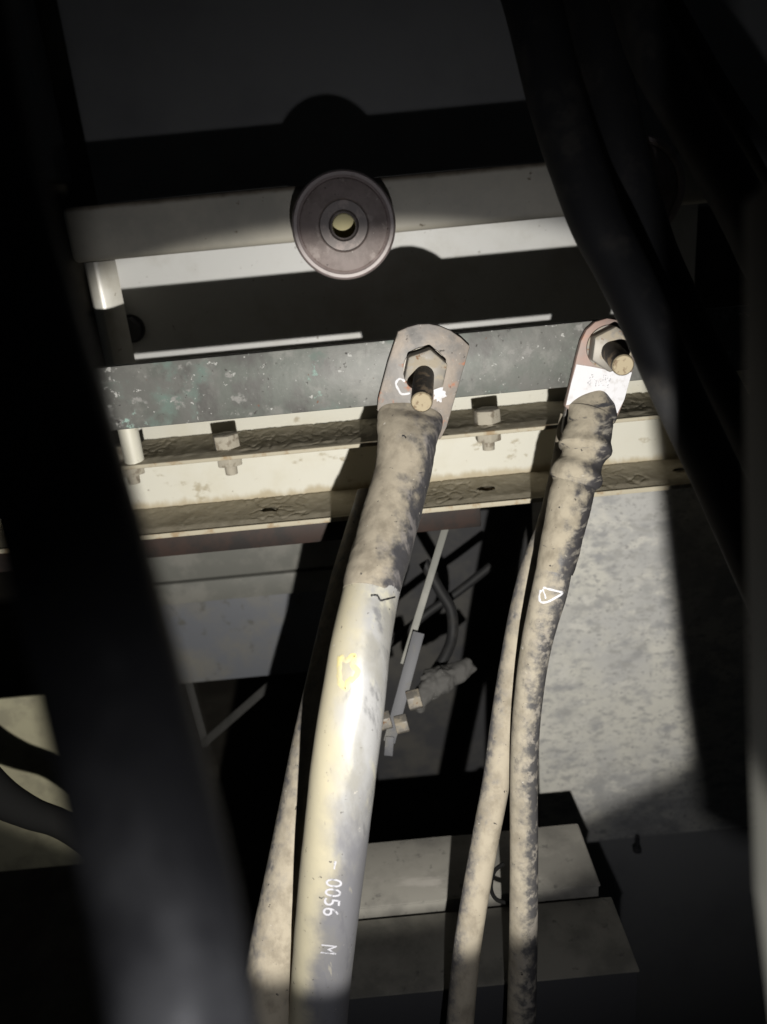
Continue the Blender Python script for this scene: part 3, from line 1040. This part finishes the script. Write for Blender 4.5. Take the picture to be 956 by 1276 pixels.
# rear lug and its slim cable, fixed behind the bar
tc2 = empty('slim_cable', P(700, 520, 0.46))
tag(tc2, 'slim pale dusty cable beside the taped one, left of the pair', 'cable', 'slim cables hanging from the right lug')
Yl2 = Yu + 0.0115
prism('cable_lug', [H(x, y, Yl2) for x, y in [(698, 540), (704, 500), (716, 440), (740, 410), (770, 420), (768, 470), (745, 540)]], (0, -0.0048, 0), 'lug_metal', tc2, bevel=0.0008)
d2_ = dep(715, 540, Yl2)
loft('heat_shrink_sleeve', [S(722, 520, d2_, 24, thick=0.004), S(716, 545, d2_ + 0.002, 23, thick=0.008), S(709, 580, d2_ + 0.004, 22, thick=0.010), S(697, 630, d2_ + 0.005, 21, thick=0.0098), S(684, 670, d2_ + 0.004, 19.5, thick=0.0092)],
     60, 'sleeve', tc2, ring=40, wob=wob_sleeve)
loft('jacket', [S(690, 650, d2_ + 0.004, 17.5), S(669, 700, d2_ + 0.004, 17.5), S(655, 750, d2_ + 0.004, 17.5), S(643, 810, d2_ + 0.004, 17.3), S(630, 890, d2_ + 0.004, 17.3), S(619, 970, d2_ + 0.002, 17.2), S(604, 1050, d2_, 17),
                S(590, 1130, d2_ - 0.002, 17), S(580, 1200, d2_ - 0.002, 17.2), S(572, 1290, d2_, 17.2), S(562, 1400, d2_ + 0.01, 17)], 110, 'slim_dusty', tc2, ring=40, wob=wob_fine)

# tan cable partly hidden behind the thick one
tc4 = empty('dusty_cable', P(350, 1200, 0.45))
tag(tc4, 'pale dusty cable half hidden behind the left side of the thickest cable', 'cable')
loft('jacket', [S(470, 620, 0.52, 26), S(440, 720, 0.50, 27), S(414, 830, 0.475, 28), S(393, 930, 0.46, 30), S(376, 1020, 0.45, 31), S(358, 1110, 0.44, 32), S(342, 1190, 0.435, 33), S(328, 1290, 0.43, 34), S(312, 1400, 0.43, 34)],
     90, 'slim_dusty', tc4, ring=44, wob=wob_fine)

# ------------------------------------------------------------------ black cables in front
def cable(name, label, pts, material, n=80, ring=44, group=None, cat='cable'):
    t = loft(name, [S(*p) for p in pts], n, material, None, ring=ring, wob=wob_fine)
    tag(t, label, cat, group)
    return t


cable('black_cable', 'nearest blurred thick black cable running down the left side',
      [(-110, -160, 0.112, 84), (-70, 60, 0.110, 84), (-17, 290, 0.107, 84), (51, 520, 0.105, 85), (112, 740, 0.101, 86), (166, 960, 0.097, 88), (210, 1150, 0.094, 90), (234, 1340, 0.092, 92), (242, 1500, 0.092, 92), (246, 1650, 0.092, 92)],
      'near_rubber', ring=56)
g = 'black cables slanting across the upper right corner'
cable('black_cable', 'black cable slanting in front of the right lug bolt', [(625, -120, 0.35, 36), (662, 0, 0.345, 35), (694, 130, 0.34, 34), (738, 262, 0.335, 33), (772, 330, 0.333, 32), (803, 395, 0.33, 31), (828, 455, 0.33, 30.5), (859, 522, 0.33, 30.5), (897, 602, 0.33, 30.5), (948, 715, 0.33, 31), (1010, 850, 0.33, 31)], 'black_rubber', group=g)
cable('black_cable', 'second black cable, just right of the one crossing the lug bolt', [(720, -100, 0.40, 34), (742, 30, 0.40, 34), (768, 170, 0.40, 33), (806, 300, 0.40, 31), (846, 385, 0.39, 28), (893, 475, 0.38, 25), (940, 560, 0.37, 24), (1010, 680, 0.36, 24)], 'black_rubber', group=g)
cable('black_cable', 'third black cable with a thin light edge at the upper right', [(775, -60, 0.36, 30), (812, 60, 0.36, 30), (868, 160, 0.355, 30), (920, 250, 0.35, 30), (962, 335, 0.35, 30), (1020, 440, 0.35, 30)], 'black_rubber', group=g)
cable('black_cable', 'faintly lit grey black cable in the top right corner', [(790, -80, 0.42, 17), (828, 0, 0.42, 17), (862, 60, 0.42, 17), (898, 122, 0.42, 17), (960, 215, 0.42, 17), (1010, 300, 0.42, 17)], 'black_rubber', group=g)

# blurred upright on the right, near the lens
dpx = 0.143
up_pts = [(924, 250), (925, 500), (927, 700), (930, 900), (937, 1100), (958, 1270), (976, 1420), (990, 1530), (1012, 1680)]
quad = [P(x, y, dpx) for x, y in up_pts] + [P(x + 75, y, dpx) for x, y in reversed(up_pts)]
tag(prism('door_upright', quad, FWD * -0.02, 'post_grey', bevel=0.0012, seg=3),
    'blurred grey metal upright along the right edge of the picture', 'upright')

# curved rusty rim, bottom right corner
rim = []
for k in range(9):
    a = k / 8
    rim.append(S(800 + 250 * a, 1310 - 150 * a + 40 * a * a - 30 * math.sin(a * math.pi), 0.36, 40))
cable('conduit_rim', 'curved rusty conduit rim in the bottom right corner', rim, 'rust_rim', cat='conduit')

# ------------------------------------------------------------------ small things hanging in the dark centre
hb = empty('hanging_bracket', P(500, 860, 0.55))
tag(hb, 'grey flat hanging bracket with nuts beside the thick cable', 'bracket')
flatbar('blade', P(522, 788, 0.55), P(485, 925, 0.545), 0.0085, 0.004, 'galvanised', hb)
flatbar('blade_tip', P(486, 918, 0.544), P(484, 942, 0.545), 0.0062, 0.004, 'galvanised', hb)
flatbar('strip', P(556, 655, 0.56), P(503, 828, 0.555), 0.0052, 0.002, 'rail_grey', hb)
axn = (RIGHT * 0.95 + UP * 0.25).normalized()
for (x, y, s) in ((508, 874, 0.013), (493, 904, 0.012), (472, 900, 0.012)):
    hexnut('nut', P(x, y, 0.546), axn, s, s * 0.75, 'nut_steel', hb, 0.3)

cable('bent_wire', 'dark wire bending in a loop behind the hanging bracket', [(528, 700, 0.66, 7), (548, 735, 0.66, 7), (562, 760, 0.66, 7), (564, 790, 0.66, 7), (556, 815, 0.655, 7), (540, 840, 0.65, 7), (524, 862, 0.64, 7)], 'black_rubber', ring=20, cat='wire')
cable('straight_wire', 'dark straight wire sloping behind the bent wire loop', [(612, 705, 0.70, 5.5), (570, 738, 0.70, 5.5), (535, 762, 0.70, 5.5), (495, 795, 0.70, 5.5), (450, 830, 0.70, 5.5)], 'black_rubber', ring=20, cat='wire')


def wob_cloth(a, l, p):
    return 0.5 * noise.noise(p * 45) + 0.22 * noise.noise(p * 130)


cable('rag', 'crumpled grey rag caught behind the hanging bracket', [(588, 826, 0.64, 8), (572, 838, 0.635, 14), (550, 846, 0.63, 17), (532, 858, 0.62, 15), (524, 876, 0.615, 9), (525, 888, 0.615, 3)], 'cloth_grey', ring=40, cat='rag').data
for o in bpy.data.objects:
    if o.name == 'rag':
        for v in o.data.vertices:
            v.co += (v.co - P(548, 850, 0.628)).normalized() * 0.006 * noise.fractal(v.co * 60, 1.0, 2.0, 4)

cable('thin_wire', 'thin black wire hook between the two slim cables at the bottom', [(628, 1076, 0.50, 2.5), (616, 1086, 0.50, 2.5), (612, 1106, 0.50, 2.5), (618, 1120, 0.50, 2.5), (632, 1125, 0.50, 2.5), (642, 1124, 0.50, 2.5)], 'matte_black', ring=14, cat='wire')
cable('shadow_stub', 'short dark stub added as a shadow blob in front of the olive panel at far left', [(-60, 930, 0.50, 26), (-10, 985, 0.50, 24), (36, 1012, 0.50, 19), (75, 1026, 0.50, 17), (115, 1050, 0.50, 18), (160, 1090, 0.50, 18)], 'matte_black', ring=30)  # black tube added to make the dark shadow blob over the olive panel
